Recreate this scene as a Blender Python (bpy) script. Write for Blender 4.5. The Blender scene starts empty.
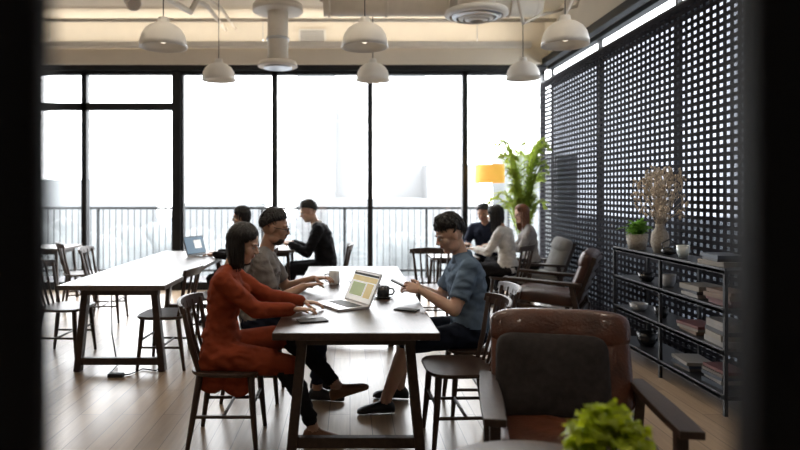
import bpy, bmesh, math, random
from mathutils import Vector as V, Matrix, noise, Euler
from mathutils.bvhtree import BVHTree
random.seed(7)
X3=V((1,0,0));Y3=V((0,1,0));Z3=V((0,0,1))
sc=bpy.context.scene
# ------------------------------------------------------------------ materials
def mat(name,col,rough=.5,metal=0,var=.12,scale=8,bump=0,bscale=60,emit=None,es=0,coat=0,stretch=(1,1,1),spec=.5):
    m=bpy.data.materials.new(name);m.use_nodes=True
    nt=m.node_tree;n=nt.nodes;l=nt.links;b=n['Principled BSDF']
    b.inputs['Roughness'].default_value=rough;b.inputs['Metallic'].default_value=metal
    b.inputs['Coat Weight'].default_value=coat
    b.inputs['Specular IOR Level'].default_value=spec
    tc=n.new('ShaderNodeTexCoord');mp=n.new('ShaderNodeMapping');mp.inputs['Scale'].default_value=stretch
    l.new(tc.outputs['Object'],mp.inputs['Vector'])
    nz=n.new('ShaderNodeTexNoise');nz.inputs['Scale'].default_value=scale;nz.inputs['Detail'].default_value=5
    l.new(mp.outputs[0],nz.inputs['Vector'])
    r=n.new('ShaderNodeValToRGB')
    c=col
    r.color_ramp.elements[0].position=.3;r.color_ramp.elements[1].position=.7
    r.color_ramp.elements[0].color=(c[0]*(1-var),c[1]*(1-var),c[2]*(1-var),1)
    r.color_ramp.elements[1].color=(min(1,c[0]*(1+var)),min(1,c[1]*(1+var)),min(1,c[2]*(1+var)),1)
    l.new(nz.outputs[0],r.inputs[0]);l.new(r.outputs[0],b.inputs['Base Color'])
    if bump:
        n2=n.new('ShaderNodeTexNoise');n2.inputs['Scale'].default_value=bscale;n2.inputs['Detail'].default_value=3
        l.new(mp.outputs[0],n2.inputs['Vector'])
        bp=n.new('ShaderNodeBump');bp.inputs['Strength'].default_value=bump;bp.inputs['Distance'].default_value=.01
        l.new(n2.outputs[0],bp.inputs['Height']);l.new(bp.outputs[0],b.inputs['Normal'])
    if emit:
        b.inputs['Emission Color'].default_value=(*emit,1);b.inputs['Emission Strength'].default_value=es
    return m
def wood(name,col,rough=.4,st=(1,1,1),var=.3):
    return mat(name,col,rough,var=var,scale=6,stretch=st,bump=.15,bscale=20)
M_dwood=wood('dark_walnut',(.035,.02,.014),.42,(6,1,6))
M_top=wood('table_top_wood',(.050,.028,.020),.33,(8,.8,8))
M_top2=wood('table_top_wood_light',(.10,.076,.062),.34,(8,.8,8))
M_chair=wood('chair_wood',(.042,.022,.014),.42,(5,5,1))
M_black=mat('black_metal',(.012,.012,.014),.45,.3)
M_jamb=mat('door_jamb_paint',(.008,.008,.010),.6,spec=.2)
M_frame=mat('window_frame_metal',(.009,.010,.012),.5,.2)
M_rail=mat('railing_hazed_grey',(.030,.034,.038),.6)  # grey lifted to imitate bright haze over the railing
M_lat=mat('lattice_screen_paint',(.011,.010,.014),.8,0,spec=.08)
M_cream=mat('cream_plaster',(.76,.69,.58),.8,var=.03,scale=3,bump=.05)
M_wall=mat('grey_plaster',(.28,.25,.22),.85,var=.06,scale=2,bump=.05)
M_white=mat('white_enamel',(.76,.73,.68),.35,var=.03)
M_duct=mat('duct_paint',(.74,.68,.59),.5,var=.05)
M_steel=mat('steel',(.55,.55,.56),.3,.9,var=.05)
M_leather=mat('brown_leather',(.085,.028,.014),.30,var=.5,scale=7,bump=.3,bscale=70,coat=.25)
M_leather2=mat('dark_brown_leather',(.05,.018,.011),.4,var=.3,scale=7,bump=.2,bscale=90)
M_cush=mat('charcoal_cushion_fabric',(.030,.025,.024),.9,var=.2,scale=30,bump=.4,bscale=250,spec=.2)
M_sil=mat('aluminium_silver',(.75,.75,.77),.3,.5,var=.02)
M_key=mat('keyboard_black',(.02,.02,.02),.6)
M_ceram=mat('grey_ceramic',(.45,.45,.46),.3,var=.05)
M_mug=mat('white_ceramic',(.7,.71,.72),.25,var=.03)
M_ceramb=mat('black_ceramic',(.02,.02,.022),.25)
M_paper=mat('paper_white',(.85,.83,.80),.8,var=.03)
def leafm(name,c,tr,**k):
    m=mat(name,c,.45,**k);nt=m.node_tree;b=nt.nodes['Principled BSDF'];o=nt.nodes['Material Output']
    t=nt.nodes.new('ShaderNodeBsdfTranslucent');t.inputs[0].default_value=(*tr,1);mx=nt.nodes.new('ShaderNodeMixShader');mx.inputs[0].default_value=.45
    nt.links.new(b.outputs[0],mx.inputs[1]);nt.links.new(t.outputs[0],mx.inputs[2]);nt.links.new(mx.outputs[0],o.inputs[0]);return m
M_leaf=leafm('leaf_green',(.14,.28,.05),(.2,.4,.06),var=.35,scale=12)
M_lime=leafm('lime_leaf',(.34,.42,.015),(.60,.70,.02),var=.4,scale=20)
M_palm=leafm('palm_leaf',(.28,.37,.06),(.56,.68,.12),var=.3,scale=6)
M_soil=mat('soil',(.05,.035,.025),.9,bump=.6)
M_basket=mat('woven_basket',(.36,.32,.27),.8,var=.3,scale=50,bump=.5,bscale=120)
M_dry=mat('dried_flower',(.56,.47,.37),.9,var=.3,scale=30)
M_shade=mat('lamp_shade_fabric',(.8,.42,.08),.8,var=.05,emit=(1,.55,.11),es=.62)
M_bulb=mat('bulb_glass',(.9,.85,.75),.3,emit=(1,.85,.65),es=1.2)
M_glassj=mat('glass_jar',(.6,.65,.65),.1,var=.02)
M_gfab=mat('warm_grey_upholstery',(.20,.19,.18),.85,bump=.3,bscale=200)
def glass(name,c,gw):
    m=bpy.data.materials.new(name);m.use_nodes=True
    nt=m.node_tree;nt.nodes.clear();o=nt.nodes.new('ShaderNodeOutputMaterial');mx=nt.nodes.new('ShaderNodeMixShader')
    tr=nt.nodes.new('ShaderNodeBsdfTransparent');tr.inputs[0].default_value=(*c,1);gl=nt.nodes.new('ShaderNodeBsdfGlossy');gl.inputs['Roughness'].default_value=.02
    mx.inputs[0].default_value=gw;nt.links.new(tr.outputs[0],mx.inputs[1]);nt.links.new(gl.outputs[0],mx.inputs[2]);nt.links.new(mx.outputs[0],o.inputs[0]);return m
M_glass=glass('window_glass',(1,1,1),.04);M_tint=glass('dimming_glass',(.36,.37,.39),.03)  # second glass has an added tint to dim the lattice openings
M_floor=bpy.data.materials.new('oak_plank_floor');M_floor.use_nodes=True
nt=M_floor.node_tree;n=nt.nodes;l=nt.links;b=n['Principled BSDF']
tc=n.new('ShaderNodeTexCoord');mp=n.new('ShaderNodeMapping');mp.inputs['Rotation'].default_value=(0,0,math.radians(90))
br=n.new('ShaderNodeTexBrick');br.inputs['Scale'].default_value=1;br.inputs['Brick Width'].default_value=1.4;br.inputs['Row Height'].default_value=.14
br.inputs['Mortar Size'].default_value=.0025;br.inputs['Color1'].default_value=(.24,.168,.108,1);br.inputs['Color2'].default_value=(.35,.255,.17,1);br.inputs['Mortar'].default_value=(.06,.04,.03,1)
br.offset=.37
l.new(tc.outputs['Object'],mp.inputs[0]);l.new(mp.outputs[0],br.inputs[0])
mp2=n.new('ShaderNodeMapping');mp2.inputs['Scale'].default_value=(14,1,1);l.new(tc.outputs['Object'],mp2.inputs[0])
nz=n.new('ShaderNodeTexNoise');nz.inputs['Scale'].default_value=3;nz.inputs['Detail'].default_value=6;l.new(mp2.outputs[0],nz.inputs[0])
mr=n.new('ShaderNodeMapRange');mr.inputs[3].default_value=.65;mr.inputs[4].default_value=1.3;l.new(nz.outputs[0],mr.inputs[0])
hm=n.new('ShaderNodeMixRGB');hm.blend_type='MULTIPLY';hm.inputs[0].default_value=1;l.new(br.outputs[0],hm.inputs[1]);l.new(mr.outputs[0],hm.inputs[2])
l.new(hm.outputs[0],b.inputs['Base Color']);b.inputs['Roughness'].default_value=.30;b.inputs['Specular IOR Level'].default_value=.5
bp=n.new('ShaderNodeBump');bp.inputs['Strength'].default_value=.15;bp.inputs['Distance'].default_value=.004;l.new(br.outputs[1],bp.inputs['Height']);bp.invert=True;l.new(bp.outputs[0],b.inputs['Normal'])

# ------------------------------------------------------------------ geometry helpers
def ortho(d):
    d=d.normalized();a=Z3 if abs(d.z)<.95 else Y3
    s=d.cross(a).normalized();return s,s.cross(d).normalized()
def p_loft(rings,n=20):
    v=[];f=[]
    for c,a,b in rings:
        for i in range(n):
            t=2*math.pi*i/n;v.append(c+a*math.cos(t)+b*math.sin(t))
    for k in range(len(rings)-1):
        for i in range(n):
            j=(i+1)%n;f.append((k*n+i,k*n+j,(k+1)*n+j,(k+1)*n+i))
    i0=len(v);v.append(rings[0][0].copy());v.append(rings[-1][0].copy());L=(len(rings)-1)*n
    for i in range(n):
        j=(i+1)%n;f.append((i0,j,i));f.append((i0+1,L+i,L+j))
    return v,f
def p_cap(p0,p1,r0,r1,n=16,h=4):
    p0=V(p0);p1=V(p1);d=(p1-p0)
    if d.length<1e-6:d=V((0,0,1e-4))
    dn=d.normalized();a,b=ortho(dn);R=[]
    for k in range(h,0,-1):
        t=math.pi/2*k/h*.98;R.append((p0-dn*r0*math.sin(t),a*r0*math.cos(t),b*r0*math.cos(t)))
    for k in range(5):
        t=k/4;r=r0+(r1-r0)*t;R.append((p0.lerp(p1,t),a*r,b*r))
    for k in range(1,h+1):
        t=math.pi/2*k/h*.98;R.append((p1+dn*r1*math.sin(t),a*r1*math.cos(t),b*r1*math.cos(t)))
    return p_loft(R,n)
def p_ell(c,ax,n=18,m=12):
    c=V(c);R=[]
    for k in range(m+1):
        t=math.pi*(k+.02)/(m+.04);R.append((c+ax[2]*math.cos(t),ax[0]*math.sin(t),ax[1]*math.sin(t)))
    return p_loft(R,n)
def p_tube(pts,rs,n=8):
    pts=[V(p) for p in pts]
    if not hasattr(rs,'__len__'):rs=[rs]*len(pts)
    R=[];a=None
    for i,p in enumerate(pts):
        d=(pts[min(i+1,len(pts)-1)]-pts[max(i-1,0)])
        d=d.normalized() if d.length>1e-7 else Z3
        if a is None:a,b=ortho(d)
        else:
            a=(a-d*a.dot(d))
            a=a.normalized() if a.length>1e-5 else ortho(d)[0]
            b=a.cross(d).normalized()
        R.append((p,a*rs[i],b*rs[i]))
    return p_loft(R,n)
class G:
    def __init__(s):s.v=[];s.f=[];s.m=[];s.s=[];s.mats=[]
    def mi(s,m):
        if m not in s.mats:s.mats.append(m)
        return s.mats.index(m)
    def add(s,vf,m,sm=True):
        k=len(s.v);s.v+=[tuple(x) for x in vf[0]];i=s.mi(m)
        for f in vf[1]:
            s.f.append(tuple(k+q for q in f));s.m.append(i);s.s.append(sm)
    def box(s,c,sz,m,rot=None):
        c=V(c);x,y,z=[q/2 for q in sz]
        R=Matrix.Identity(3)
        if rot is not None:R=Euler([math.radians(q) for q in rot]).to_matrix()
        vs=[c+R@V((a*x,b*y,e*z)) for a in(-1,1) for b in(-1,1) for e in(-1,1)]
        s.add((vs,[(0,1,3,2),(4,6,7,5),(0,4,5,1),(2,3,7,6),(0,2,6,4),(1,5,7,3)]),m,False)
    def beam(s,p0,p1,w,h,m,up=Z3,w2=None,h2=None):
        p0=V(p0);p1=V(p1);d=(p1-p0).normalized();a=d.cross(up)
        a=a.normalized() if a.length>1e-4 else X3
        b=a.cross(d).normalized();w2=w2 or w;h2=h2 or h
        vs=[p0+a*i*w/2+b*j*h/2 for i,j in((-1,-1),(1,-1),(1,1),(-1,1))]+[p1+a*i*w2/2+b*j*h2/2 for i,j in((-1,-1),(1,-1),(1,1),(-1,1))]
        s.add((vs,[(0,1,2,3),(7,6,5,4),(0,4,5,1),(1,5,6,2),(2,6,7,3),(3,7,4,0)]),m,False)
    def tube(s,pts,rs,m,n=10):s.add(p_tube(pts,rs,n),m)
    def cyl(s,p0,p1,r0,r1,m,n=20):
        p0=V(p0);p1=V(p1);a,b=ortho(p1-p0)
        v,f=p_loft([(p0,a*r0,b*r0),(p1,a*r1,b*r1)],n);s.add((v,f),m,True)
        for i in range(len(s.f)-2*n,len(s.f)):s.s[i]=False
    def ell(s,c,r,m,n=18,k=12):s.add(p_ell(c,(X3*r[0],Y3*r[1],Z3*r[2]),n,k),m)
    def lathe(s,prof,c,m,n=32):
        c=V(c);v=[];f=[]
        for r,z in prof:
            for i in range(n):
                t=2*math.pi*i/n;v.append(c+V((r*math.cos(t),r*math.sin(t),z)))
        for k in range(len(prof)-1):
            for i in range(n):
                j=(i+1)%n;f.append((k*n+i,k*n+j,(k+1)*n+j,(k+1)*n+i))
        s.add((v,f),m)
    def soft(s,c,sz,m,rot=None,pw=5,thin=2.4):
        R=Euler([math.radians(q) for q in (rot or(0,0,0))]).to_matrix();c=V(c);v=[];f=[];n=48;mm=18
        sg=lambda a,e:math.copysign(abs(a)**e,a)
        for k in range(mm+1):
            ph=-math.pi/2+math.pi*k/mm
            for i in range(n):
                t=2*math.pi*(i+.5)/n
                rr=sg(math.cos(ph),2/thin) if abs(math.cos(ph))>1e-6 else 0
                p=V((sz[0]/2*rr*sg(math.cos(t),2/pw),sz[1]/2*sg(math.sin(ph),2/thin),sz[2]/2*rr*sg(math.sin(t),2/pw)))
                p+=V((0,noise.noise(p*9+c)*.009+noise.noise(p*22+c)*.004,0));v.append(c+R@p)
        for k in range(mm):
            for i in range(n):
                j=(i+1)%n;f.append((k*n+i,k*n+j,(k+1)*n+j,(k+1)*n+i))
        s.add((v,f),m)
    def mesh(s,name):
        me=bpy.data.meshes.new(name);me.from_pydata(s.v,[],s.f)
        for m in s.mats:me.materials.append(m)
        me.polygons.foreach_set('material_index',s.m);me.polygons.foreach_set('use_smooth',s.s)
        bm=bmesh.new();bm.from_mesh(me);bmesh.ops.recalc_face_normals(bm,faces=bm.faces);bm.to_mesh(me);bm.free()
        return me
    def obj(s,name,loc=(0,0,0),rz=0,bevel=0):
        return place(s.mesh(name),name,loc,rz,bevel)
def place(me,name,loc=(0,0,0),rz=0,bevel=0,scale=1):
    o=bpy.data.objects.new(name,me);sc.collection.objects.link(o)
    o.location=loc;o.rotation_euler=(0,0,math.radians(rz));o.scale=(scale,)*3
    if bevel:
        b=o.modifiers.new('bevel','BEVEL');b.width=bevel;b.segments=2;b.limit_method='ANGLE';b.angle_limit=math.radians(40)
    return o
# ------------------------------------------------------------------ room
YB=9.6;XR=3.0;XL=-5.6;YF=-1.8;CH=4.15
g=G();g.box(((XL+XR)/2,(YB+YF)/2,-.05),(XR-XL+.4,YB-YF+.4,.1),M_floor);g.obj('floor')
g=G();g.box(((XL+XR)/2,(YB+YF)/2,CH+.05),(XR-XL+.4,YB-YF+.4,.1),M_cream);g.obj('ceiling')
g=G();g.box((XL-.05,(YB+YF)/2,CH/2),(.1,YB-YF,CH),M_wall);g.obj('wall_left')
g=G();g.box(((XL+XR)/2,YF-.05,CH/2),(XR-XL,.1,CH),M_wall);g.obj('wall_front')
g=G();g.box(((XL+XR)/2,YB+.07,(3.41+CH)/2),(XR-XL+.2,.14,CH-3.41),M_cream)
g.box(((XL+XR)/2,YB-.10,3.55),(XR-XL,.2,.22),M_cream);g.obj('wall_back')
g=G();g.box((XR+.1,(YB+YF)/2,(3.45+CH)/2),(.2,YB-YF,CH-3.45),M_cream)
g.box((XR+.1,(2.2+YF)/2,1.72),(.2,2.2-YF,3.46),M_wall);g.obj('wall_right')
g=G();g.box((XR-.05,5.9,3.47),(.1,7.3,.10),M_frame);g.box((XR-.03,5.9,3.17),(.06,7.3,.05),M_frame);g.obj('trim_1',bevel=.004)
g=G();g.box(((XL+XR)/2,YB-.03,3.41),(XR-XL,.16,.10),M_frame);g.obj('trim_2',bevel=.004)
mull=[-5.6,-4.09,-2.60,-1.16,.31,1.77,3.0]
for i in range(6):
    x0,x1=mull[i],mull[i+1];g=G()
    g.box((x0+.02,YB+.02,1.7),(.04,.12,3.4),M_frame);g.box((x1-.02,YB+.02,1.7),(.04,.12,3.4),M_frame)
    g.box(((x0+x1)/2,YB+.02,.06),(x1-x0,.12,.12),M_frame);g.box(((x0+x1)/2,YB+.02,3.34),(x1-x0,.12,.06),M_frame)
    if i<2:
        g.box(((x0+x1)/2,YB+.02,2.82),(x1-x0,.12,.11),M_frame)
    if i==1: g.box((x1-.06,YB+.0,1.7),(.13,.16,3.4),M_frame)
    g.box(((x0+x1)/2,YB+.04,1.7),(x1-x0-.06,.008,3.3),M_glass)
    g.obj('window_%d'%(i+1))
ys=[2.2,4.05,5.9,7.75,9.6]
for i in range(4):
    y0,y1=ys[i],ys[i+1];g=G()
    g.box((XR+.12,y0+.01,1.72),(.05,.02,3.44),M_frame);g.box((XR+.12,y1-.01,1.72),(.05,.02,3.44),M_frame)
    g.box((XR+.10,(y0+y1)/2,.06),(.1,y1-y0,.12),M_frame);g.box((XR+.10,(y0+y1)/2,3.42),(.1,y1-y0,.06),M_frame);g.box((XR+.10,(y0+y1)/2,3.17),(.1,y1-y0,.04),M_frame)
    g.box((XR+.12,(y0+y1)/2,1.62),(.008,y1-y0-.04,3.08),M_tint);g.box((XR+.12,(y0+y1)/2,3.29),(.008,y1-y0-.04,.22),M_glass)
    g.obj('window_%d'%(i+7))
g=G();y=2.25
while y<9.58:
    g.box((XR-.075,y,1.60),(.008,.038,3.12),M_lat);y+=.093
z=.07
while z<3.15:
    g.box((XR-.076,5.9,z),(.010,7.34,.033),M_lat);z+=.064
g.box((XR-.06,5.9,.04),(.04,7.34,.08),M_lat);g.box((XR-.06,2.24,1.6),(.04,.06,3.15),M_lat);g.box((XR-.06,9.56,1.6),(.04,.04,3.15),M_lat)
g.box((XR-.06,5.9,3.13),(.04,7.34,.04),M_lat)
g.obj('lattice_screen')
g=G();g.box((-.273,.43,1.2),(.13,.02,2.4),M_jamb);g.box((.333,.41,1.2),(.15,.03,2.4),M_jamb);g.box((.035,.42,2.44),(.75,.05,.1),M_jamb)
g.obj('door_1',bevel=.004)
# outside; haze is mixed into the city, ground and tree colours
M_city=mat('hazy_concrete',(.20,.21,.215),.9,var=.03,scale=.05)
M_city2=mat('hazy_pale_concrete',(.235,.238,.24),.9,var=.02,scale=.05)
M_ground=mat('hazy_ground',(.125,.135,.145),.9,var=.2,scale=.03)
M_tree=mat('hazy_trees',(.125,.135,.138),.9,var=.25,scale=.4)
M_conc=mat('balcony_concrete',(.12,.12,.13),.9)
g=G();g.box((0,200,-14.1),(900,380,.2),M_ground);g.obj('city_ground')
g=G()
for x,y,w,h,mm in ((-8,150,9,44,M_city2),(-1,155,7,36,M_city2),(-52,130,18,18,M_city),(44,150,16,24,M_city),(-75,140,22,18,M_city),(14,160,10,52,M_city2),(24,150,12,22,M_city2),(6,140,22,14,M_city),(-28,140,16,13,M_city)):
    g.box((x,y,h/2-14),(w,w,h+.1),mm)
g.obj('city_buildings')
g=G()
for i in range(60):
    g.ell((-78+i*2.3+random.uniform(-1,1),88+random.uniform(-6,10),-10+random.uniform(-1,1)),(4,3,(8.5 if i<14 else 5)+random.random()*2.5),M_tree,10,6)
g.obj('distant_trees')
g=G();g.box((-1.3,10.45,-.08),(9.4,1.5,.14),M_conc);g.obj('balcony_slab')
g=G();g.box((-1.3,11.0,1.22),(9.4,.06,.045),M_rail);g.box((-1.3,11.0,.12),(9.4,.04,.04),M_rail)
x=-5.9
while x<3.4:
    g.box((x,11.0,.6),(.010,.02,1.22),M_rail);x+=.11
x=-5.9
while x<3.5:
    g.box((x,11.0,.6),(.04,.05,1.24),M_rail);x+=1.45
g.obj('balcony_railing')
# ------------------------------------------------------------------ ceiling things
def pendant(x,y,z,power=0):
    g=G()
    g.lathe([(.025,.21),(.045,.205),(.055,.17),(.06,.15),(.11,.135),(.165,.095),(.20,.04),(.217,-.03),(.222,-.08),(.216,-.08),(.21,-.03),(.19,.035),(.155,.085),(.10,.12),(.0,.13)],(0,0,0),M_white,36)
    g.ell((0,0,.02),(.045,.045,.06),M_bulb);g.cyl((0,0,.06),(0,0,.14),.025,.03,M_black)
    g.cyl((0,0,.2),(0,0,CH-z-.03),.005,.005,M_black,8);g.cyl((0,0,CH-z-.04),(0,0,CH-z-.001),.06,.06,M_white)
    o=g.obj('pendant_lamp',(x,y,z))
    if power:
        ld=bpy.data.lights.new('bulb_light','SPOT');ld.energy=power;ld.color=(1,.88,.74);ld.shadow_soft_size=.12;ld.spot_size=math.radians(150);ld.spot_blend=.8
        lo=bpy.data.objects.new('bulb_light',ld);sc.collection.objects.link(lo);lo.parent=o;lo.location=(0,0,-.10)
for x,y,z in ((-1.77,5.9,2.95),(.14,5.9,2.95),(2.04,5.9,2.97)):pendant(x,y,z,5)
for x,y,z in ((-1.73,8.2,3.05),(.30,8.2,3.05),(2.28,8.2,3.07)):pendant(x,y,z,0)
for y in (3.4,1.0):  # unseen pendant rows, added as fill for the near half of the room
    for x in (-1.77,.14,2.04):pendant(x,y,2.95,17)
def add_uplight(x,y,z,L,power,tilt):  # invented upward fixture, added to brighten the ceiling
    g=G();g.box((0,0,0),(L,.14,.03),M_white);g.box((0,-.06,.03),(L,.012,.06),M_white);g.box((0,.06,.03),(L,.012,.06),M_white)
    for a in(-.4,0,.4):g.cyl((a*L,0,.01),(a*L,0,CH-z-.001),.005,.005,M_steel,6)
    o=g.obj('added_uplight_tray',(x,y,z))
    ld=bpy.data.lights.new('added_ceiling_fill','AREA');ld.shape='RECTANGLE';ld.size=L*.98;ld.size_y=.09;ld.energy=power;ld.color=(1,.95,.87)
    lo=bpy.data.objects.new('added_ceiling_fill',ld);sc.collection.objects.link(lo);lo.parent=o;lo.location=(0,0,.03);lo.rotation_euler=(math.radians(180+tilt),0,0)
add_uplight(-1.3,9.30,3.68,8.0,22,-25)
add_uplight(-1.3,4.9,3.45,7.5,60,0)
add_uplight(-1.3,2.0,3.45,7.5,20,0)
g=G()
g.cyl((0,0,-.0),(0,0,1.1),.125,.125,M_duct,28);g.cyl((0,0,-.04),(0,0,.02),.24,.22,M_duct,28);g.cyl((0,0,.62),(0,0,.70),.30,.30,M_duct,28);g.cyl((0,0,-.06),(0,0,-.03),.17,.17,M_steel,28);g.cyl((0,0,.28),(0,0,.31),.14,.14,M_steel)
g.obj('ceiling_duct',(-.87,7.5,3.05))
g=G();g.cyl((-1.3,0,0),(1.1,0,0),.15,.15,M_duct,28)
for x in(-1.25,-.6,.1,.8):g.cyl((x,0,0),(x+.03,0,0),.165,.165,M_duct,28);g.cyl((x,0,.1),(x,0,.48),.006,.006,M_steel,6)
g.ell((1.1,0,0),(.1,.15,.15),M_duct)
g.obj('ventilation_pipe',(1.0,7.1,3.66))
g=G()
for r0,z in ((.33,0),(.26,-.02),(.19,-.035),(.12,-.05)):
    g.lathe([(r0,z+.03),(r0+.01,z-.01),(r0-.045,z-.035),(r0-.05,z-.02),(r0-.03,z+.03)],(0,0,0),M_white if r0!=.26 else M_steel)
g.cyl((0,0,-.05),(0,0,.0),.06,.06,M_white);g.cyl((0,0,0.02),(0,0,.70),.2,.2,M_duct,28);g.cyl((0,0,.02),(0,0,.05),.31,.22,M_duct,28)
g.obj('air_diffuser',(1.36,6.7,3.42))
g=G();g.box((0,0,0),(.42,.03,.22),M_white);g.box((0,-.012,0),(.36,.02,.16),M_black)
for i in range(6):g.box((0,-.02,-.065+i*.026),(.36,.02,.01),M_white,(35,0,0))
g.obj('vent_grille',(-.58,YB-.02,3.90))
g=G()
g.tube([(-2.9,6.0,4.05),(-2.35,7.0,4.02),(-1.9,8.3,3.98),(-1.9,9.5,3.98)],.03,M_duct)
g.tube([(-2.75,6.0,4.08),(-2.2,7.0,4.06),(-1.75,8.4,4.0),(-1.75,9.5,4.0)],.02,M_duct)
g.tube([(-2.0,6.2,3.6),(-2.0,6.8,3.62),(-1.95,7.6,3.7),(-1.9,8.0,4.1)],.035,M_duct)
g.tube([(-.4,7.2,4.1),(-.35,7.3,3.75),(-.1,7.35,3.68),(.25,7.3,3.72),(.3,7.3,4.1)],.018,M_duct)
g.tube([(-5.5,9.05,4.0),(3,9.05,4.0)],.03,M_duct)
g.obj('ceiling_conduit')
g=G()
g.tube([(1.75,6.75,4.1),(1.85,6.8,3.55),(1.95,7.0,3.4),(2.2,7.2,3.55),(2.35,7.3,4.1)],.02,M_duct)
g.tube([(2.55,6.4,4.1),(2.35,6.7,3.5),(2.3,6.9,3.35)],.03,M_duct)
g.tube([(1.6,7.6,4.1),(1.75,7.6,3.75),(2.3,7.7,3.68),(2.8,7.7,3.8),(2.9,7.7,4.1)],.022,M_duct)
g.obj('flexible_duct_hose')
g=G();g.cyl((0,0,0),(.1,-.12,-.12),.07,.08,M_white);g.cyl((.1,-.12,-.12),(.105,-.125,-.127),.065,.065,M_steel);g.cyl((0,0,.02),(0,0,.5),.012,.012,M_white,8);g.box((0,0,.5),(.5,.06,.05),M_white)
g.obj('ceiling_spotlight',(-2.35,6.6,3.58))
g=G()
for yy in (5.9,8.2):g.box((-1.25,yy+.16,CH-.02),(8.5,.05,.04),M_white)
g.obj('ceiling_track_rail')
# ------------------------------------------------------------------ furniture
def make_chair():
    g=G();m=M_chair
    R=[(.425,.88),(.432,.97),(.445,1),(.455,.99),(.46,.95)]
    v=[];f=[];n=36
    for z,s in R:
        for i in range(n):
            t=2*math.pi*i/n;cx=math.copysign(abs(math.cos(t))**.55,math.cos(t));sy=math.copysign(abs(math.sin(t))**.55,math.sin(t))
            v.append(V((.225*s*cx*(1+.06*sy),.215*s*sy,z-(.006 if z>.457 else 0))))
    for k in range(len(R)-1):
        for i in range(n):f.append((k*n+i,k*n+(i+1)%n,(k+1)*n+(i+1)%n,(k+1)*n+i))
    f.append(tuple(range(n)));f.append(tuple((len(R)-1)*n+i for i in range(n)))
    g.add((v,f),m,False)
    for sx in(-1,1):
        g.tube([(sx*.16,.15,.43),(sx*.175,.165,.22),(sx*.195,.185,0)],[.021,.019,.013],m)
        g.tube([(sx*.15,-.15,.43),(sx*.17,-.18,.22),(sx*.19,-.215,0)],[.021,.019,.013],m)
        g.tube([(sx*.178,.168,.19),(sx*.175,-.182,.19)],.010,m)
    g.tube([(-.176,-.01,.19),(.176,-.01,.19)],.010,m)
    g.tube([(-.17,.16,.25),(.17,.16,.25)],.010,m)
    for i in range(6):
        t=(i-2.5)/2.5;x0=t*.165;x1=t*.205
        yb=-.185+.03*t*t;yt=-.285+.05*t*t
        w=.012 if abs(t)<.9 else .017
        g.tube([(x0,yb,.45),(x0*.6+x1*.4,yb*.6+yt*.4-.008,.60),(x1,yt,.83)],[w*.85,w,w*.8],m,8)
    v=[];f=[];N=16
    for i in range(N+1):
        t=-1+2*i/N;x=t*.245;y=-.29+.06*t*t;h=.036*(1-.35*abs(t)**3)
        for dy,dz in((-.011,-h),(.011,-h),(.011,h),(-.011,h)):v.append(V((x,y+dy-dz*.25,.825+dz)))
    for i in range(N):
        for k in range(4):f.append((i*4+k,i*4+(k+1)%4,(i+1)*4+(k+1)%4,(i+1)*4+k))
    f.append((0,1,2,3));f.append((N*4+3,N*4+2,N*4+1,N*4))
    g.add((v,f),m,False)
    return g.mesh('dining_chair')
ch=make_chair()
for x,y,r in ((-.73,3.8,-90),(-.70,4.6,-90),(.66,3.78,92),(.86,4.3,90),
              (-1.60,5.42,88),(-1.42,6.35,93),(-2.62,5.75,-92),(-2.85,7.3,-85),(-3.5,8.1,-60),
              (-1.14,7.25,90),(-.26,7.8,90),(.92,6.9,178),(1.98,7.74,55),(2.0,8.95,165)):
    place(ch,'dining_chair',(x,y,0),r,.004)
def table(name,x0,x1,y0,y1,mt):
    g=G();cx=(x0+x1)/2;cy=(y0+y1)/2;W=x1-x0;L=y1-y0
    g.box((0,0,.73),(W,L,.04),mt)
    hw=W/2-.12
    for sy in(-1,1):
        yy=sy*(L/2-.22)
        for sx in(-1,1):
            g.beam((sx*(hw+.04),yy,0),(sx*(hw-.03),yy,.71),.055,.075,M_dwood,Y3)
        g.box((0,yy,.675),(2*hw+.02,.07,.07),M_dwood);g.box((0,yy,.085),(2*hw+.06,.05,.06),M_dwood)
    for sx in(-1,1):g.box((sx*(hw-.05),0,.68),(.035,L-.4,.06),M_dwood)
    return g.obj(name,(cx,cy,0),0,.005)
table('dining_table',-.415,.48,3.31,6.3,M_top)
table('dining_table',-2.36,-1.49,5.0,7.95,M_top2)
def cafe(x,y,w,h,l=None,name='cafe_table'):
    g=G();l=l or w;g.box((0,0,h-.015),(w,l,.03),M_top2)
    for a in(-1,1):
        for b_ in(-1,1):g.beam((a*(w/2-.05),b_*(l/2-.05),0),(a*(w/2-.09),b_*(l/2-.09),h-.02),.035,.035,M_dwood,Y3)
    g.box((0,0,h-.06),(w-.16,l-.16,.05),M_dwood)
    g.obj(name,(x,y,0),0,.004)
cafe(-.98,7.85,.62,.80,.7);cafe(1.33,8.2,.6,.68,.8);cafe(-4.2,8.6,.7,.75)
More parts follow.
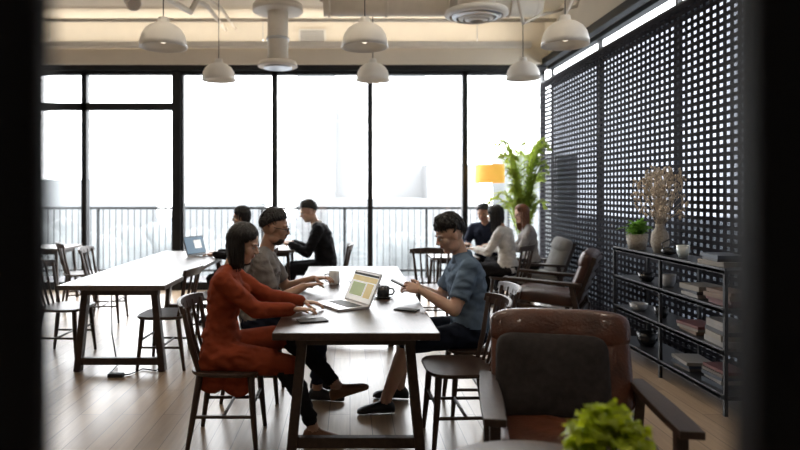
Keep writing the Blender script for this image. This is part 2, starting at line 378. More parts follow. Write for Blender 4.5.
def armchair(x,y,r,ml,name='leather_armchair',cush=False):
    g=G();m=M_dwood
    for sx in(-1,1):
        g.beam((sx*.355,.33,0),(sx*.355,.30,.56),.045,.05,m,Y3)
        g.beam((sx*.355,-.38,0),(sx*.355,-.26,.56),.045,.05,m,Y3)
        v=[];f=[];N=10
        for i in range(N+1):
            t=i/N;yy=-.36+.78*t;ww=.036+.014*math.sin(t*math.pi*.8);zz=.56+.03*t
            for a,b_ in((-ww,-.016),(ww,-.016),(ww,.016),(-ww,.016)):v.append(V((sx*.36+a,yy,zz+b_)))
        for i in range(N):
            for k in range(4):f.append((i*4+k,i*4+(k+1)%4,(i+1)*4+(k+1)%4,(i+1)*4+k))
        f+= [(0,1,2,3),(N*4+3,N*4+2,N*4+1,N*4)]
        g.add((v,f),m,False)
        g.beam((sx*.33,.31,.30),(sx*.33,-.36,.25),.03,.07,m)
        g.beam((sx*.30,-.26,.24),(sx*.30,-.48,.84),.035,.045,m,Y3)
    g.beam((-.34,.30,.29),(.34,.30,.29),.03,.07,m);g.beam((-.34,-.33,.25),(.34,-.33,.25),.03,.06,m)
    for k in range(5):
        t=k/4;g.beam((-.3,-.34-.14*t,.42+.38*t),(.3,-.34-.14*t,.42+.38*t),.02,.04,m)
    g.soft((0,.02,.39),(.64,.15,.68),ml,(94,0,0),pw=7,thin=3.5)
    g.soft((0,-.335,.61),(.68,.14,.42),ml,(20,0,0),pw=8,thin=3.2)
    g.soft((0,-.395,.80),(.69,.16,.20),ml,(20,0,0),pw=4,thin=3)
    if cush:g.soft((.06,-.19,.605),(.53,.15,.42),M_cush,(20,0,-3),pw=7,thin=2.1)
    return g.obj(name,(x,y,0),r,.004)
armchair(1.00,2.80,170,M_leather,cush=True)
armchair(2.18,6.75,62,M_leather2)
armchair(2.42,8.3,85,M_gfab,name='upholstered_armchair')
g=G();g.lathe([(0,.60),(.33,.60),(.35,.592),(.35,.575),(.33,.565),(0,.565)],(0,0,0),M_top2,48)
g.cyl((0,0,.03),(0,0,.57),.03,.03,M_black);g.lathe([(0,.0),(.22,0),(.22,.015),(.04,.035),(0,.035)],(0,0,0),M_black)
g.obj('round_side_table',(.60,1.93,0))
def leafblade(base,d,L,W,curl=.3,n=5):
    d=V(d).normalized();s,u=ortho(d);v=[];f=[]
    ro=random.uniform(-.6,.6);s2=s*math.cos(ro)+u*math.sin(ro);u2=s2.cross(d)
    for i in range(n+1):
        t=i/n;w=W*math.sin(math.pi*min(.97,(t*.9+.08)))
        c=V(base)+d*L*t*(1-.15*curl*t)-Z3*curl*L*t*t
        v+= [c-s2*w+u2*w*.35,c.copy(),c+s2*w+u2*w*.35]
    for i in range(n):
        a=i*3;f+=[(a,a+1,a+4,a+3),(a+1,a+2,a+5,a+4)]
    return v,f
g=G();g.lathe([(0,0),(.055,0),(.075,.10),(.08,.12),(.07,.12),(.06,.10),(0,.10)],(0,0,0),M_ceram)
g.cyl((0,0,.09),(0,0,.105),.065,.065,M_soil)
for i in range(170):
    a=random.uniform(0,6.28);e=random.uniform(-.15,1.45);d=V((math.cos(a)*math.cos(e)*1.1,math.sin(a)*math.cos(e)*1.1,math.sin(e)))
    b0=V((0,0,.16))+d*random.uniform(.02,.095)
    v,f=leafblade(b0,d+V((random.uniform(-.9,.9),random.uniform(-.9,.9),random.uniform(-.2,.8))),random.uniform(.04,.06),random.uniform(.02,.034),.5,7)
    v=[p+V((noise.noise(p*60),noise.noise(p*60+V((9,0,0))),noise.noise(p*60+V((0,9,0)))))*.024 for p in v]
    g.add((v,f),M_lime)
for i in range(10):
    a=random.uniform(0,6.28);g.tube([(0,0,.1),(.02*math.cos(a),.02*math.sin(a),.15),(.05*math.cos(a),.05*math.sin(a),.19)],.003,M_leaf,5)
g.obj('potted_lettuce_plant',(.755,1.82,.60))
g=G();SX0,SX1,SY0,SY1=2.50,2.84,4.15,5.92
for z in(.12,.42,.70,.965):
    g.box(((SX0+SX1)/2,(SY0+SY1)/2,z),(SX1-SX0,SY1-SY0,.025),M_black)
    g.box((SX0+.006,(SY0+SY1)/2,z+.004),(.012,SY1-SY0,.04),M_black)
for x in(SX0+.012,SX1-.012):
    for y in(SY0+.012,(SY0+SY1)/2,SY1-.012):
        g.box((x,y,.485),(.024,.024,.97),M_black)
g.obj('metal_shelf_rack',bevel=.002)
cols=[(.22,.19,.15),(.12,.026,.02),(.04,.05,.07),(.22,.20,.18),(.09,.07,.055),(.035,.035,.04),(.16,.09,.05)]
MB=[mat('book_cover_%d'%i,c,.6,var=.08) for i,c in enumerate(cols)]
M_page=mat('book_pages',(.30,.28,.24),.8,var=.05)
def books(x,y,z,n):
    g=G();h=0
    for i in range(n):
        t=random.uniform(.018,.04);w=random.uniform(.17,.22);l=random.uniform(.22,.29);r=random.uniform(-8,8)
        g.box((0,0,h+t/2),(w,l,t),MB[random.randrange(7)],(0,0,r));g.box((.004,0,h+t/2),(w,l-.01,t*.75),M_page,(0,0,r));h+=t
    g.obj('book_stack',(x,y,z))
books(2.67,4.45,.978,3);books(2.67,4.72,.713,3);books(2.67,4.38,.433,5);books(2.67,4.76,.433,3);books(2.67,4.42,.133,5);books(2.66,4.35,.713,4);books(2.67,4.85,.133,3)
def bowl(x,y,z,r,h,m,name):
    g=G();g.lathe([(0,0),(r*.6,0),(r*.9,h*.4),(r,h),(r*.93,h),(r*.8,h*.4),(0,h*.12)],(0,0,0),m);g.obj(name,(x,y,z))
bowl(2.62,5.5,.713,.07,.07,M_ceramb,'ceramic_bowl');bowl(2.66,5.2,.713,.06,.10,M_ceram,'ceramic_cup');bowl(2.65,4.95,.978,.05,.10,M_glassj,'glass_jar')
bowl(2.62,5.65,.433,.08,.06,M_ceram,'ceramic_bowl');bowl(2.65,5.3,.433,.06,.09,M_ceramb,'ceramic_pot');bowl(2.65,5.55,.133,.09,.12,M_ceramb,'ceramic_pot')
g=G();g.ell((0,0,.035),(.06,.06,.035),M_ceramb);g.tube([(-.05,0,.05),(-.06,0,.1),(0,0,.13),(.06,0,.1),(.05,0,.05)],.006,M_ceramb);g.tube([(0,.05,.04),(0,.1,.07)],.008,M_ceramb);g.obj('iron_teapot',(2.64,5.15,.978))
g=G();g.lathe([(0,0),(.075,0),(.095,.14),(.085,.14),(.07,.12),(0,.12)],(0,0,0),M_basket);g.cyl((0,0,.11),(0,0,.125),.08,.08,M_soil)
for i in range(90):
    a=random.uniform(0,6.28);e=random.uniform(.3,1.4);g.add(leafblade((random.uniform(-.03,.03),random.uniform(-.03,.03),.12+random.random()*.08),(math.cos(a)*math.cos(e),math.sin(a)*math.cos(e),math.sin(e)),random.uniform(.10,.19),.020,.35),M_leaf)
g.obj('potted_green_plant',(2.63,5.70,.978))
g=G();g.lathe([(0,0),(.05,0),(.075,.08),(.07,.16),(.035,.22),(.04,.25),(.033,.25),(.03,.22),(0,.2)],(0,0,0),M_basket)
for i in range(95):
    a=random.uniform(0,6.28);rr=random.uniform(.02,.21);h=random.uniform(.36,.74)
    p=V((rr*math.cos(a),rr*math.sin(a),h));g.tube([(0,0,.2),(p.x*.35,p.y*.35,.2+(h-.2)*.5),p],[.0025,.002,.0015],M_dry,5)
    for k in range(4):
        q=p+V((random.uniform(-.02,.02),random.uniform(-.02,.02),random.uniform(-.07,.02)));g.ell(q,(.009,.009,.016),M_dry,7,5)
g.obj('dried_flower_vase',(2.68,5.38,.978))
g=G();g.lathe([(0,0),(.15,0),(.15,.02),(.02,.035),(0,.035)],(0,0,0),M_black);g.cyl((0,0,.03),(0,0,1.72),.012,.012,M_black,10)
g.lathe([(.215,1.64),(.21,1.91),(.206,1.91),(.211,1.64)],(0,0,0),M_shade,40);g.ell((0,0,1.76),(.04,.04,.06),M_bulb)
for a in range(3):g.tube([(0,0,1.71),(.208*math.cos(a*2.1),.208*math.sin(a*2.1),1.70)],.003,M_black,5)
g.obj('floor_lamp',(2.08,9.25,0))
g=G();g.lathe([(0,0),(.15,0),(.19,.32),(.17,.32),(.15,.28),(0,.28)],(0,0,0),M_basket);g.cyl((0,0,.27),(0,0,.285),.16,.16,M_soil)
for k in range(34):
    a=k*2.4+random.uniform(-.2,.2);top=random.uniform(1.45,2.48);out=random.uniform(.18,.55)
    if math.cos(a)*out>.32:out=.32/max(.3,math.cos(a))
    pts=[]
    for i in range(9):
        t=i/8;r=out*(t**1.6);z=.28+(top-.28)*(1-(1-t)**1.7)-.26*t**4
        pts.append(V((r*math.cos(a),r*math.sin(a)*.6,z)))
    g.tube(pts,[.010-.001*i for i in range(9)],M_palm,6)
    for i in range(24):
        t=.33+.67*i/23;q=t*8;i0=min(7,int(q));p=pts[i0].lerp(pts[i0+1],q-i0);d=(pts[i0+1]-pts[i0]).normalized()
        s=d.cross(Z3);s=s.normalized() if s.length>.1 else V((math.sin(a),-math.cos(a),0))
        L=.29*math.sin(math.pi*(.25+.7*(t-.33)/.67))
        for sg in(-1,1):
            dv=s*sg*.8+d*.75+Z3*.1
            L2=max(.05,(.38-p.x)) if p.x+dv.normalized().x*L>.38 else L
            g.add(leafblade(p,dv,L2,.013,.35,4),M_palm)
g.obj('potted_palm',(2.50,8.98,0))
# ------------------------------------------------------------------ table objects
M_scr=mat('screen_white',(.8,.8,.8),.4,emit=(.9,.93,.9),es=.3)
M_scr2=mat('screen_photo_green',(.3,.35,.2),.4,emit=(.45,.55,.25),es=.3)
M_scr3=mat('screen_header_yellow',(.5,.4,.2),.4,emit=(.8,.65,.3),es=.3)
M_scrb=mat('screen_blue',(.06,.12,.18),.4,emit=(.12,.28,.45),es=.2)
def laptop(x,y,z,r,tilt=20,dark=False):
    g=G();g.box((0,0,.008),(.33,.23,.014),M_sil);g.box((0,.02,.0155),(.28,.11,.002),M_key);g.box((0,-.075,.0155),(.10,.06,.001),M_steel)
    t=math.radians(tilt);up=V((0,math.sin(t),math.cos(t)));nn=V((0,-math.cos(t),math.sin(t)));h0=V((0,.115,.014))
    def pan(cx,cz,w,h,th,m,off):
        c=h0+X3*cx+up*cz+nn*off;g.box(c,(w,th,h),m,(-tilt,0,0))
    pan(0,.11,.33,.22,.008,M_key if dark else M_sil,0)
    if dark:
        pan(0,.11,.31,.20,.002,M_scrb,.0045);pan(.05,.12,.12,.1,.002,M_scr,.0055)
    else:
        pan(0,.11,.31,.20,.002,M_scr,.0045);pan(0,.195,.31,.015,.002,M_key,.0055);pan(0,.165,.30,.035,.002,M_scr3,.0055);pan(-.05,.09,.16,.09,.002,M_scr2,.0055);pan(.09,.09,.08,.10,.002,M_scr3,.0055)
    g.obj('laptop',(x,y,z),r)
laptop(-.055,4.10,.75,-60,26)
laptop(-1.72,7.35,.75,62,18,True)
def mug(x,y,z,m,name='coffee_mug',r=.04,h=.09,rz=0):
    g=G();g.lathe([(0,0),(r*.9,0),(r,.01),(r,h),(r*.9,h),(r*.88,.012),(0,.01)],(0,0,0),m,24)
    g.tube([(r*.95,0,h*.8),(r*1.6,0,h*.75),(r*1.75,0,h*.5),(r*1.5,0,h*.25),(r*.95,0,h*.2)],.006,m,8);g.cyl((0,0,h*.75),(0,0,h*.78),r*.88,r*.88,M_soil)
    g.obj(name,(x,y,z),rz)
mug(-.13,5.08,.75,M_mug,rz=180,r=.046,h=.105);mug(.235,4.42,.757,M_ceramb,r=.045,h=.075)
g=G();g.lathe([(0,0),(.04,0),(.075,.012),(.073,.016),(.03,.006),(0,.006)],(0,0,0),M_ceramb);g.obj('saucer',(.235,4.42,.75))
def flat(name,x,y,z,w,l,h,m,r,top=None):
    g=G();g.box((0,0,h/2),(w,l,h),m)
    if top:g.box((0,0,h+.0003),(w*.9,l*.92,.0006),top)
    g.obj(name,(x,y,z),r,.002)
flat('smartphone',.36,3.95,.751,.075,.15,.008,M_black,60,M_key)
flat('tablet_computer',.12,5.1,.751,.18,.25,.008,M_black,20,M_key)
flat('notebook',-.22,3.62,.751,.10,.17,.008,M_key,-70)
flat('paper_sheet',.14,4.72,.751,.21,.29,.002,M_paper,12)
flat('paper_sheet',1.30,8.1,.681,.24,.32,.004,M_paper,30);flat('paper_sheet',-1.05,7.8,.801,.25,.32,.006,M_paper,12)
g=G()
g.tube([(-2.03,5.3,.62),(-2.02,5.28,.3),(-2.0,5.35,.012),(-1.98,5.15,.01),(-1.9,5.05,.01),(-1.8,5.1,.01),(-1.75,5.25,.01),(-1.62,5.2,.01),(-1.6,5.35,.01)],.006,M_black,6);g.box((-1.9,5.05,.015),(.12,.05,.03),M_black);g.obj('power_cable')
# ------------------------------------------------------------------ people
def remesh(parts,voxel,it=3,fac=.5):
    vs=[];fs=[];lab=[]
    for (v,f),lb in parts:
        k=len(vs);vs+=[tuple(p) for p in v]
        for q in f:fs.append(tuple(k+i for i in q));lab.append(lb)
    me=bpy.data.meshes.new('tmp');me.from_pydata(vs,[],fs)
    bm=bmesh.new();bm.from_mesh(me);bmesh.ops.recalc_face_normals(bm,faces=bm.faces);bm.to_mesh(me);bm.free()
    bvh=BVHTree.FromPolygons(vs,fs)
    o=bpy.data.objects.new('tmp',me);sc.collection.objects.link(o)
    r=o.modifiers.new('r','REMESH');r.mode='VOXEL';r.voxel_size=voxel
    s=o.modifiers.new('s','SMOOTH');s.factor=fac;s.iterations=it
    dg=bpy.context.evaluated_depsgraph_get();m2=bpy.data.meshes.new_from_object(o.evaluated_get(dg))
    V2=[v.co.copy() for v in m2.vertices];F2=[tuple(p.vertices) for p in m2.polygons];L2=[]
    for p in m2.polygons:
        h=bvh.find_nearest(p.center);L2.append(lab[h[2]] if h[2] is not None else lab[0])
    bpy.data.objects.remove(o);bpy.data.meshes.remove(me);bpy.data.meshes.remove(m2)
    return V2,F2,L2
def ik(a,c,l1,l2,pole):
    a=V(a);c=V(c);d=c-a;L=d.length
    if L>(l1+l2)*.995:c=a+d.normalized()*(l1+l2)*.995;d=c-a;L=d.length
    x=(l1*l1-l2*l2+L*L)/(2*L);h=math.sqrt(max(0,l1*l1-x*x));dn=d.normalized()
    p=V(pole);p=p-dn*p.dot(dn);p.normalize()
    return a+dn*x+p*h,c
def hand_parts(w,d,nrm,right,curl,k=1.0):
    d=d.normalized();nrm=(nrm-d*nrm.dot(d)).normalized();t=d.cross(nrm)*(1 if right else -1);out=[]
    out.append((p_loft([(w-d*.03,t*.024*k,nrm*.019*k),(w,t*.026*k,nrm*.018*k),(w+d*.03*k,t*.035*k,nrm*.017*k),(w+d*.065*k,t*.041*k,nrm*.015*k),(w+d*.092*k,t*.038*k,nrm*.011*k)],16),'skin'))
    for off,L,r in((.031,.072,.0088),(.0105,.081,.009),(-.0105,.075,.0086),(-.031,.058,.0078)):
        p=w+d*(.086-.06*abs(off))*k+t*off*k;dd=d+t*off*3.2
        for j,(fr,a) in enumerate(((.45,.35),(.3,1.1),(.25,1.7))):
            an=curl*a;q=p+(dd.normalized()*math.cos(an)+nrm*math.sin(an))*L*fr*k
            out.append((p_cap(p,q,r*k*(1-.08*j),r*k*(.92-.1*j),10,3),'skin'));p=q
    p=w+d*.022*k+t*.026*k
    for j,(L,dv) in enumerate(((.042,d*.55+t*.8+nrm*.35),(.033,d*.85+t*.42+nrm*.4),(.026,d*.95+t*.1+nrm*.4))):
        q=p+dv.normalized()*L*k;out.append((p_cap(p,q,(.0135-.002*j)*k,(.0115-.0018*j)*k,10,3),'skin'));p=q
    return out
def person(name,loc,yaw,S=1.0,female=False,lean=8,hp=15,hyaw=0,wl=None,wr=None,al=None,ar=None,top=None,bot=None,shoe=None,skin=None,hair=None,
           sleeve='long',legs='long',style='short',hz=.555,beard=False,glasses=False,tunic=False,collar=False,curl=.5,hl=.20,seed=1,lod=1.0,palm=(0,0,-1),fringe=0.,vol=.05,face=0.,pole=.5):
    random.seed(seed)
    M=Matrix.Translation(V((loc[0],loc[1],0)))@Matrix.Rotation(math.radians(yaw),4,'Z')@Matrix.Scale(S,4);Mi=M.inverted()
    W=lambda p:Mi@V(p)
    k=.92 if female else 1.0
    dr=lambda a:V((0,math.sin(math.radians(a)),math.cos(math.radians(a))))
    p0=V((0,0,hz/S if S>1 else hz));p1=p0+dr(lean*.3)*.17;p2=p1+dr(lean*1.0)*.19;p3=p2+dr(lean*1.4)*.135
    B=[]
    a1,a2,a3=dr(lean*.3+90),dr(lean+90),dr(lean*1.4+90)
    ring=lambda c,w,d,a:(c,X3*w,a*d)
    if female:
        R=[ring(p0-Z3*.085,.12,.09,a1),ring(p0-Z3*.05,.165,.125,a1),ring(p0+Z3*.02,.172,.12,a1),ring(p0.lerp(p1,.6),.148,.105,a1),ring(p1+dr(lean)*.02,.125,.092,a2),ring(p1.lerp(p2,.6),.142,.10,a2),ring(p2,.15,.102,a2),ring(p2+dr(lean)*.06,.148,.09,a2),ring(p2+dr(lean)*.10,.115,.07,a3),ring(p3,.055,.05,a3)]
    else:
        R=[ring(p0-Z3*.085,.12,.09,a1),ring(p0-Z3*.05,.16,.12,a1),ring(p0+Z3*.02,.168,.125,a1),ring(p0.lerp(p1,.6),.158,.125,a1),ring(p1+dr(lean)*.02,.155,.122,a2),ring(p1.lerp(p2,.6),.17,.125,a2),ring(p2,.18,.125,a2),ring(p2+dr(lean)*.06,.175,.105,a2),ring(p2+dr(lean)*.10,.13,.08,a3),ring(p3,.06,.055,a3)]
    B.append((p_loft(R[:3],28),'bot' if not tunic else 'top'));B.append((p_loft(R[1:],28),'top'))
    sw=.178 if not female else .152
    sh={s:p2+dr(lean)*.065+X3*s*sw for s in(-1,1)}
    for s in(-1,1):
        B.append((p_cap(p3-dr(lean)*.015+X3*s*.03,sh[s]+dr(lean)*.012,.042*k,.052*k),'top'))
        if female:B.append((p_ell(p2+V((s*.062,.088,-.03)),(X3*.055,Y3*.05,Z3*.055)),'top'))
        else:B.append((p_ell(p2+V((s*.075,.06,.0)),(X3*.08,Y3*.06,Z3*.07)),'top'))
    HP=[]
    for s,w in((-1,wl),(1,wr)):
        w=W(w) if w else sh[s]+V((s*-.02,.32,-.20))
        el,w=ik(sh[s],w,.285*k,.25*k,V((s*pole,-.2,-1)))
        c=.012
        if sleeve=='long':
            B.append((p_cap(sh[s],el,(.053+c)*k,(.043+c)*k),'top'));B.append((p_cap(el,el.lerp(w,.88),(.043+c)*k,(.034+c)*k),'top'))
            for q in(.12,.24):
                m_=el.lerp(w,q);B.append((p_cap(m_-X3*.01,m_+X3*.01,.054*k,.054*k),'top'))
            B.append((p_cap(el.lerp(w,.8),w,.029*k,.025*k),'skin'))
        else:
            mid=sh[s].lerp(el,.74)
            B.append((p_cap(sh[s],sh[s].lerp(el,.35),(.053+c)*k,.064*k),'top'))
            B.append((p_loft([(sh[s].lerp(el,.2),*[q*.067*k for q in ortho(el-sh[s])]),(mid,*[q*.065*k for q in ortho(el-sh[s])])],20),'top'))
            B.append((p_cap(sh[s],el,.05*k,.041*k),'skin'));B.append((p_cap(el,el.lerp(w,.4),.041*k,.039*k),'skin'));B.append((p_cap(el.lerp(w,.4),w,.039*k,.026*k),'skin'))
        d=(w-el).normalized();d2=V((d.x*.8,d.y,d.z*.35)).normalized();n_=V((palm[0]*s,palm[1],palm[2]))
        HP+=hand_parts(w,d2,n_,s==1,curl,.95*k)
    for s,a in((-1,al),(1,ar)):
        hip=p0+V((s*.088,.0,-.015));a=W(a) if a else V((s*.11,.42,.085))
        kn,a=ik(hip,a,.425,.415,V((s*.15,.6,.8)))
        lb='top' if tunic else 'bot'
        B.append((p_cap(hip,kn,.092,.066),lb))
        if tunic:
            B.append((p_cap(hip+V((s*.01,0,-.01)),hip.lerp(kn,.72),.096,.082),'top'))
        if legs=='long':
            B.append((p_cap(hip.lerp(kn,.9),kn.lerp(a,.35),.064,.06),'bot'));B.append((p_cap(kn.lerp(a,.35),kn.lerp(a,.86),.06,.044),'bot'))
            B.append((p_cap(kn.lerp(a,.80),a,.036,.034),'skin'))
        else:
            B.append((p_cap(kn.lerp(hip,.3),kn.lerp(hip,.08),.078,.075),'bot'))
            B.append((p_cap(kn,kn.lerp(a,.3),.053,.055),'skin'));B.append((p_cap(kn.lerp(a,.3),a,.055,.036),'skin'))
        fd=V((s*.12,1,0));
        if a.z*S>.14:fd=V((s*.1,1,.30))
        fd.normalize();rt=fd.cross(Z3).normalized();up=rt.cross(fd)
        zb=a-up*.06;F=[]
        for t,w_,h_ in((-.065,.022,.022),(-.055,.032,.034),(-.02,.037,.046),(.03,.038,.042),(.08,.043,.033),(.13,.046,.026),(.165,.040,.021),(.188,.022,.014)):
            F.append((zb+fd*t+up*(h_-.022),rt*w_*(.92 if female else 1),up*h_))
        B.append((p_loft(F,18),'shoe'))
    if tunic:
        B.append((p_ell(p0+V((.125,-.03,-.12)),(X3*.035,Y3*.10,Z3*.13)),'top'));B.append((p_ell(p0+V((.12,.12,-.13)),(X3*.035,Y3*.11,Z3*.14)),'top'))
    hd=p3+dr(lean*1.4+10)*.055
    ry=Matrix.Rotation(math.radians(hyaw),3,'Z')@Matrix.Rotation(math.radians(-hp),3,'X')
    r_,f_,u_=ry@X3,ry@Y3,ry@Z3
    c=hd+V((0,.012,0))+ry@V((0,.018,.098))
    H=[];a=lambda x,y,z:c+r_*x+f_*y+u_*z
    E=lambda p,q,lb:H.append((p_ell(p,(r_*q[0],f_*q[1],u_*q[2]),22,14),lb))
    E(a(0,-.01,.025),(.074,.093,.093),'skin');E(a(0,.022,-.03),(.06,.066,.084),'skin');E(a(0,.048,-.083),(.034,.034,.026),'skin')
    ex=.075 if style=='short' else .066
    for s in(-1,1):
        E(a(s*.036,.052,-.02),(.026,.026,.028),'skin');E(a(s*ex,-.008,-.005),(.009,.019,.031),'skin')
        E(a(s*.043,.012,-.07),(.02,.04,.03),'skin');E(a(s*.011,.096,-.024),(.008,.010,.008),'skin')
        H.append((p_cap(a(s*.014,.079,.026),a(s*.046,.069,.026),.0085,.008),'skin'))
    H.append((p_cap(a(0,.080,.016),a(0,.101,-.018),.0075,.0105),'skin'))
    E(a(0,.085,-.046),(.021,.009,.0055),'lip');E(a(0,.083,-.055),(.018,.009,.006),'lip')
    H.append((p_cap(p3-dr(lean)*.05,a(0,-.022,-.055),.054*k,.048*k),'skin'))
    if beard:
        E(a(0,.026,-.078),(.057,.058,.040),'hair');E(a(0,.086,-.037),(.022,.008,.005),'hair')
    out=G()
    mats={'top':top,'bot':bot,'skin':skin,'shoe':shoe,'hair':hair,'lip':M_lip,'eye':M_eye}
    for parts,vx,it in((B,.010*lod,4),(H,.0045*lod,2),(HP,.0036*lod,1)):
        v,f,lb=remesh(parts,vx,it)
        kk=len(out.v)
        if parts is B:
            vv=[];cl=[False]*len(v)
            for q,l_ in zip(f,lb):
                if l_ in('top','bot'):
                    for i in q:cl[i]=True
            for i,p in enumerate(v):
                if cl[i]:
                    q=V((p.x*16,p.y*16,p.z*26));nn=noise.noise(q+V((seed*7,0,0)))*.013+(1-abs(noise.noise(q*.9+V((3,seed,0))))*2)*.008+noise.noise(q*2.3)*.003-.004
                    ax=V((p.x,p.y-.05,0));ax=ax.normalized() if ax.length>.01 else X3
                    p=p+ax*nn
                vv.append(p)
            v=vv
        out.v+=[tuple(p) for p in v]
        for q,l_ in zip(f,lb):
            out.f.append(tuple(kk+i for i in q));out.m.append(out.mi(mats[l_]));out.s.append(True)
    for s in(-1,1):
        out.add(p_ell(a(s*.031,.0765,.004),(r_*.013,f_*.008,u_*.0055),12,8),M_eyew);out.add(p_ell(a(s*.031,.0815,.003),(r_*.0055,f_*.0045,u_*.005),10,6),M_eye)
        out.add(p_tube([a(s*.014,.088,.024),a(s*.032,.084,.029),a(s*.050,.070,.023)],[.002,.0035,.0015],6),hair)
        out.add(p_tube([a(s*.018,.083,.009),a(s*.031,.086,.011),a(s*.045,.077,.008)],.0017,5),M_eye)
    if glasses:
        for s in(-1,1):
            out.add(p_tube([a(s*.032+.022*math.cos(t*.524),.094,.002+.017*math.sin(t*.524)) for t in range(13)],.0022,6),M_black)
            out.add(p_tube([a(s*.054,.092,.006),a(s*.078,.04,.008),a(s*.08,-.01,.008)],.0022,6),M_black)
        out.add(p_tube([a(-.01,.098,.004),a(.01,.098,.004)],.0018,6),M_black)
    if collar:
        cc=p3-dr(lean)*.005
        out.add(p_loft([(cc-dr(lean)*.03,X3*.075,a3*.07),(cc+dr(lean)*.028,X3*.06,a3*.058),(cc+dr(lean)*.018,X3*.066,a3*.064),(cc-dr(lean)*.04,X3*.09,a3*.078)],24),top if collar is True else collar)
    hc=a(0,-.012,.028);rx,ryy,rz=.080,.0965,.098
    down=Mi.to_3x3()@V((0,0,-1));down.normalize()
    long_=style=='long'
    def tend(ph):
        cf=math.cos(ph);sd=abs(math.sin(ph))
        if long_:t=90-42*cf if cf>0 else 90-34*cf
        else:t=79-27*cf if cf>0 else 79-42*cf
        if cf>0: t+=(11 if long_ else 5)*sd*cf
        return math.radians(t)
    cmin=.35+face
    def sp(ph,th,e=1.0):return hc+r_*(math.sin(th)*math.sin(ph)*rx*e)+f_*(math.sin(th)*math.cos(ph)*ryy*e)+u_*(math.cos(th)*rz*e)
    def ve(ph,th):return vol*.9*max(0,1-(th/tend(ph))**2.2)
    NP,NT,NE=40,10,6;v=[];f=[]
    for i in range(NP):
        ph=2*math.pi*i/NP
        for j in range(NT+1):
            th=tend(ph)*j/NT;e=(.995-.02*(j/NT)**4 if not long_ else 1.0)+ve(ph,th)
            p=sp(ph,th,e);v.append(p+(p-hc).normalized()*noise.noise(p*30)*.004)
        last=v[-1]
        for j in range(1,NE+1):
            t=j/NE;q=last+down*hl*t
            inn=(hc-last);inn=inn-down*inn.dot(down);v.append(q+inn*.20*math.sin(t*1.5)-inn.normalized()*.006)
    st=NT+1+NE
    for i in range(NP):
        j2=(i+1)%NP;ph=2*math.pi*(i+.5)/NP;nj=NT+(NE if long_ and math.cos(ph)<cmin else 0)
        for j in range(nj):f.append((i*st+j,j2*st+j,j2*st+j+1,i*st+j+1))
    out.add((v,f),hair)
    for i in range(int(340/lod)):
        ph=random.uniform(0,2*math.pi);te=tend(ph);cf=math.cos(ph);t0=random.uniform(.02,.8)*te;pts=[]
        dph=random.uniform(-.5,.5) if not long_ else random.uniform(-.2,.2)
        t1=te*random.uniform(.92,1.03) if long_ else min(te*1.0,t0+random.uniform(.3,.7))
        li=random.uniform(0,1.3)*vol
        for j in range(6):
            t=j/5;th=t0+(t1-t0)*t
            pts.append(sp(ph+dph*t,th,.998+ve(ph,th)+.018*math.sin(t*3)+(li*t*t*max(0,math.cos(th)-.45)*1.5 if not long_ else 0)))
        if not long_ and cf>.4 and fringe>0 and t1>te*.75:
            b0=pts[-1];pts.append(b0+f_*.008-u_*fringe*.5+r_*random.uniform(-.012,.012));pts.append(b0+f_*.007-u_*fringe*random.uniform(.7,1.1)+r_*random.uniform(-.02,.02))
        if long_ and cf<cmin:
            b0=pts[-1];inn=(hc-b0);inn=inn-down*inn.dot(down);Lh=hl*random.uniform(.85,1.08)
            for j in range(1,6):
                t=j/5;pts.append(b0+down*Lh*t+inn*(.18*math.sin(t*1.5)+random.uniform(-.06,.0))-inn.normalized()*.006)
        elif long_:
            sd=1 if math.sin(ph)>0 else -1
            pts.append(pts[-1]-u_*.022+f_*.002+r_*.014*sd)
        n_=len(pts);out.add(p_tube(pts,[.0062*(1-.78*q/(n_-1))+.001 for q in range(n_)],5),hair)
    o=out.obj(name);o.matrix_world=M
    return o
M_lip=mat('lips',(.36,.15,.115),.45,var=.05);M_eye=mat('iris_dark',(.015,.01,.008),.2);M_eyew=mat('eye_white',(.6,.58,.55),.3,var=.02)
def skn(n,c):
    m=mat(n,c,.5,var=.05,scale=20,bump=.05,bscale=200);b=m.node_tree.nodes['Principled BSDF'];b.inputs['Subsurface Weight'].default_value=.12;b.inputs['Subsurface Scale'].default_value=.008
    return m
S1=skn('skin_light',(.54,.33,.235));S2=skn('skin_tan',(.38,.215,.14));S3=skn('skin_fair',(.56,.355,.265))
def cloth(n,c,bs=220):return mat(n,c,.9,var=.16,scale=14,bump=.45,bscale=bs,spec=.12)
hb=mat('hair_black',(.010,.008,.007),.45,var=.3,scale=60,stretch=(1,1,.2));hg=mat('hair_auburn',(.20,.075,.035),.42,var=.3,scale=60)
c_or=cloth('burnt_orange_knit',(.26,.050,.021),300);c_gr=cloth('grey_tshirt',(.17,.155,.145));c_bl=cloth('blue_denim_shirt',(.12,.175,.25));c_nv=cloth('navy_shorts',(.012,.016,.028))
c_bk=cloth('black_suit',(.010,.010,.012));c_wh=cloth('white_blouse',(.66,.64,.61));c_dk=cloth('dark_trousers',(.016,.015,.016));c_lg=cloth('light_grey_top',(.36,.34,.33))
c_jn=cloth('dark_jeans',(.016,.02,.036));sh_b=mat('black_shoe',(.02,.02,.022),.4);sh_br=mat('brown_sandal',(.19,.085,.042),.5)
person('woman_seated',(-.785,3.8),-90,1.0,True,7,20,-6,wl=(-.30,3.97,.80),wr=(-.33,3.72,.80),al=(-.08,3.86,.30),ar=(-.22,3.74,.085),top=c_or,bot=c_dk,shoe=sh_br,skin=S1,hair=hb,style='long',tunic=True,hl=.17,seed=3,curl=.55,face=-.08,pole=.05)
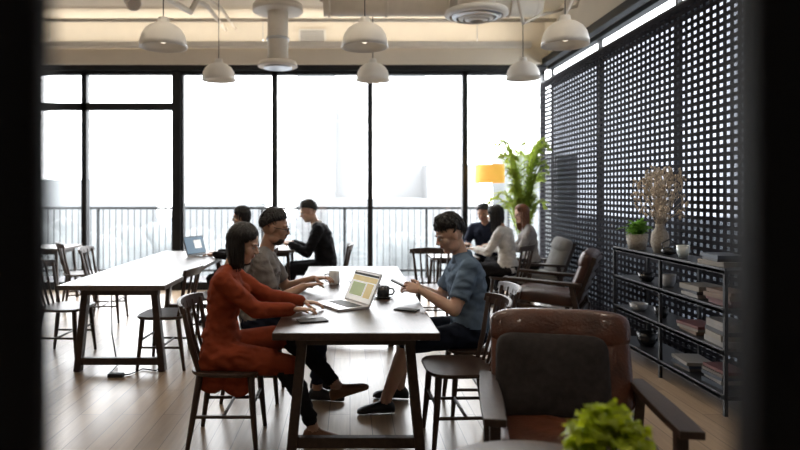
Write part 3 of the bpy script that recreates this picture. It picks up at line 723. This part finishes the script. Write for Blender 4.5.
person('man_seated',(-.68,4.6),-90,1.06,False,7,10,0,wl=(-.27,4.76,.84),wr=(-.33,4.50,.82),top=c_gr,bot=c_jn,shoe=sh_b,skin=S2,hair=hb,sleeve='short',beard=True,glasses=True,seed=5,curl=.6,hz=.56,vol=.15)
person('man_seated',(.83,4.3),90,1.04,False,7,24,12,wl=(.47,4.14,.85),wr=(.46,4.36,.84),al=(.24,4.22,.088),ar=(.36,4.52,.088),top=c_bl,bot=c_nv,shoe=sh_b,skin=S3,hair=hb,sleeve='short',legs='short',collar=True,seed=8,curl=.85,palm=(-.8,0,-.55),fringe=.022,vol=.24)
person('woman_seated',(-1.13,7.2),90,1.03,True,8,8,0,wl=(-1.56,7.1,.79),wr=(-1.56,7.35,.79),top=c_dk,bot=c_dk,shoe=sh_b,skin=S1,hair=hb,style='long',hl=.06,seed=11,lod=1.4)
person('man_seated',(-.30,7.8),90,1.10,False,15,20,10,wl=(-.74,7.65,.86),wr=(-.74,7.95,.86),top=c_bk,bot=c_bk,shoe=sh_b,skin=S3,hair=hb,collar=c_wh,seed=12,lod=1.3,vol=.14,hz=.58)
person('woman_seated',(1.97,7.76),55,1.04,True,10,18,0,top=c_wh,bot=c_dk,shoe=sh_b,skin=S1,hair=hb,style='long',hl=.24,seed=14,lod=1.3)
person('woman_seated',(2.42,8.3),80,1.02,True,8,12,25,top=c_lg,bot=c_dk,shoe=sh_b,skin=S1,hair=hg,style='long',hl=.24,seed=15,lod=1.3,hz=.56)
person('man_seated',(1.96,8.90),150,1.04,False,10,20,0,top=c_jn,bot=c_dk,shoe=sh_b,skin=S2,hair=hb,seed=16,lod=1.4,vol=.12)
g=G();g.box((0,0,0),(.075,.15,.008),M_black);g.box((0,0,.0045),(.068,.14,.001),M_key);o=g.obj('smartphone',(.345,4.22,.875),85,.002);o.rotation_euler=(math.radians(25),0,math.radians(85))
# ------------------------------------------------------------------ light
w=bpy.data.worlds.new('overcast_sky');sc.world=w;w.use_nodes=True
bg=w.node_tree.nodes['Background'];bg.inputs[0].default_value=(.95,.975,1,1);bg.inputs[1].default_value=9.0
def portal(loc,rot,sx,sy):
    ld=bpy.data.lights.new('window_portal','AREA');ld.shape='RECTANGLE';ld.size=sx;ld.size_y=sy;ld.cycles.is_portal=True
    o=bpy.data.objects.new('window_portal',ld);sc.collection.objects.link(o);o.location=loc;o.rotation_euler=rot
portal(((XL+XR)/2,YB+.12,1.7),(math.radians(-90),0,0),XR-XL,3.4)
portal((XR+.17,5.9,1.72),(0,math.radians(90),0),3.44,7.4)
# ------------------------------------------------------------------ camera
cd=bpy.data.cameras.new('camera');cam=bpy.data.objects.new('camera',cd);sc.collection.objects.link(cam);sc.camera=cam
cd.lens=28;cd.sensor_width=36;cam.location=(0,0,1.5);cam.rotation_euler=(math.radians(90),0,0)
cd.shift_x=.0625;cd.shift_y=-.041;cd.clip_start=.05;cd.clip_end=900
cd.dof.use_dof=True;cd.dof.focus_distance=4.2;cd.dof.aperture_fstop=1.3
sc.view_settings.view_transform='Standard';sc.view_settings.look='None';sc.view_settings.exposure=.25
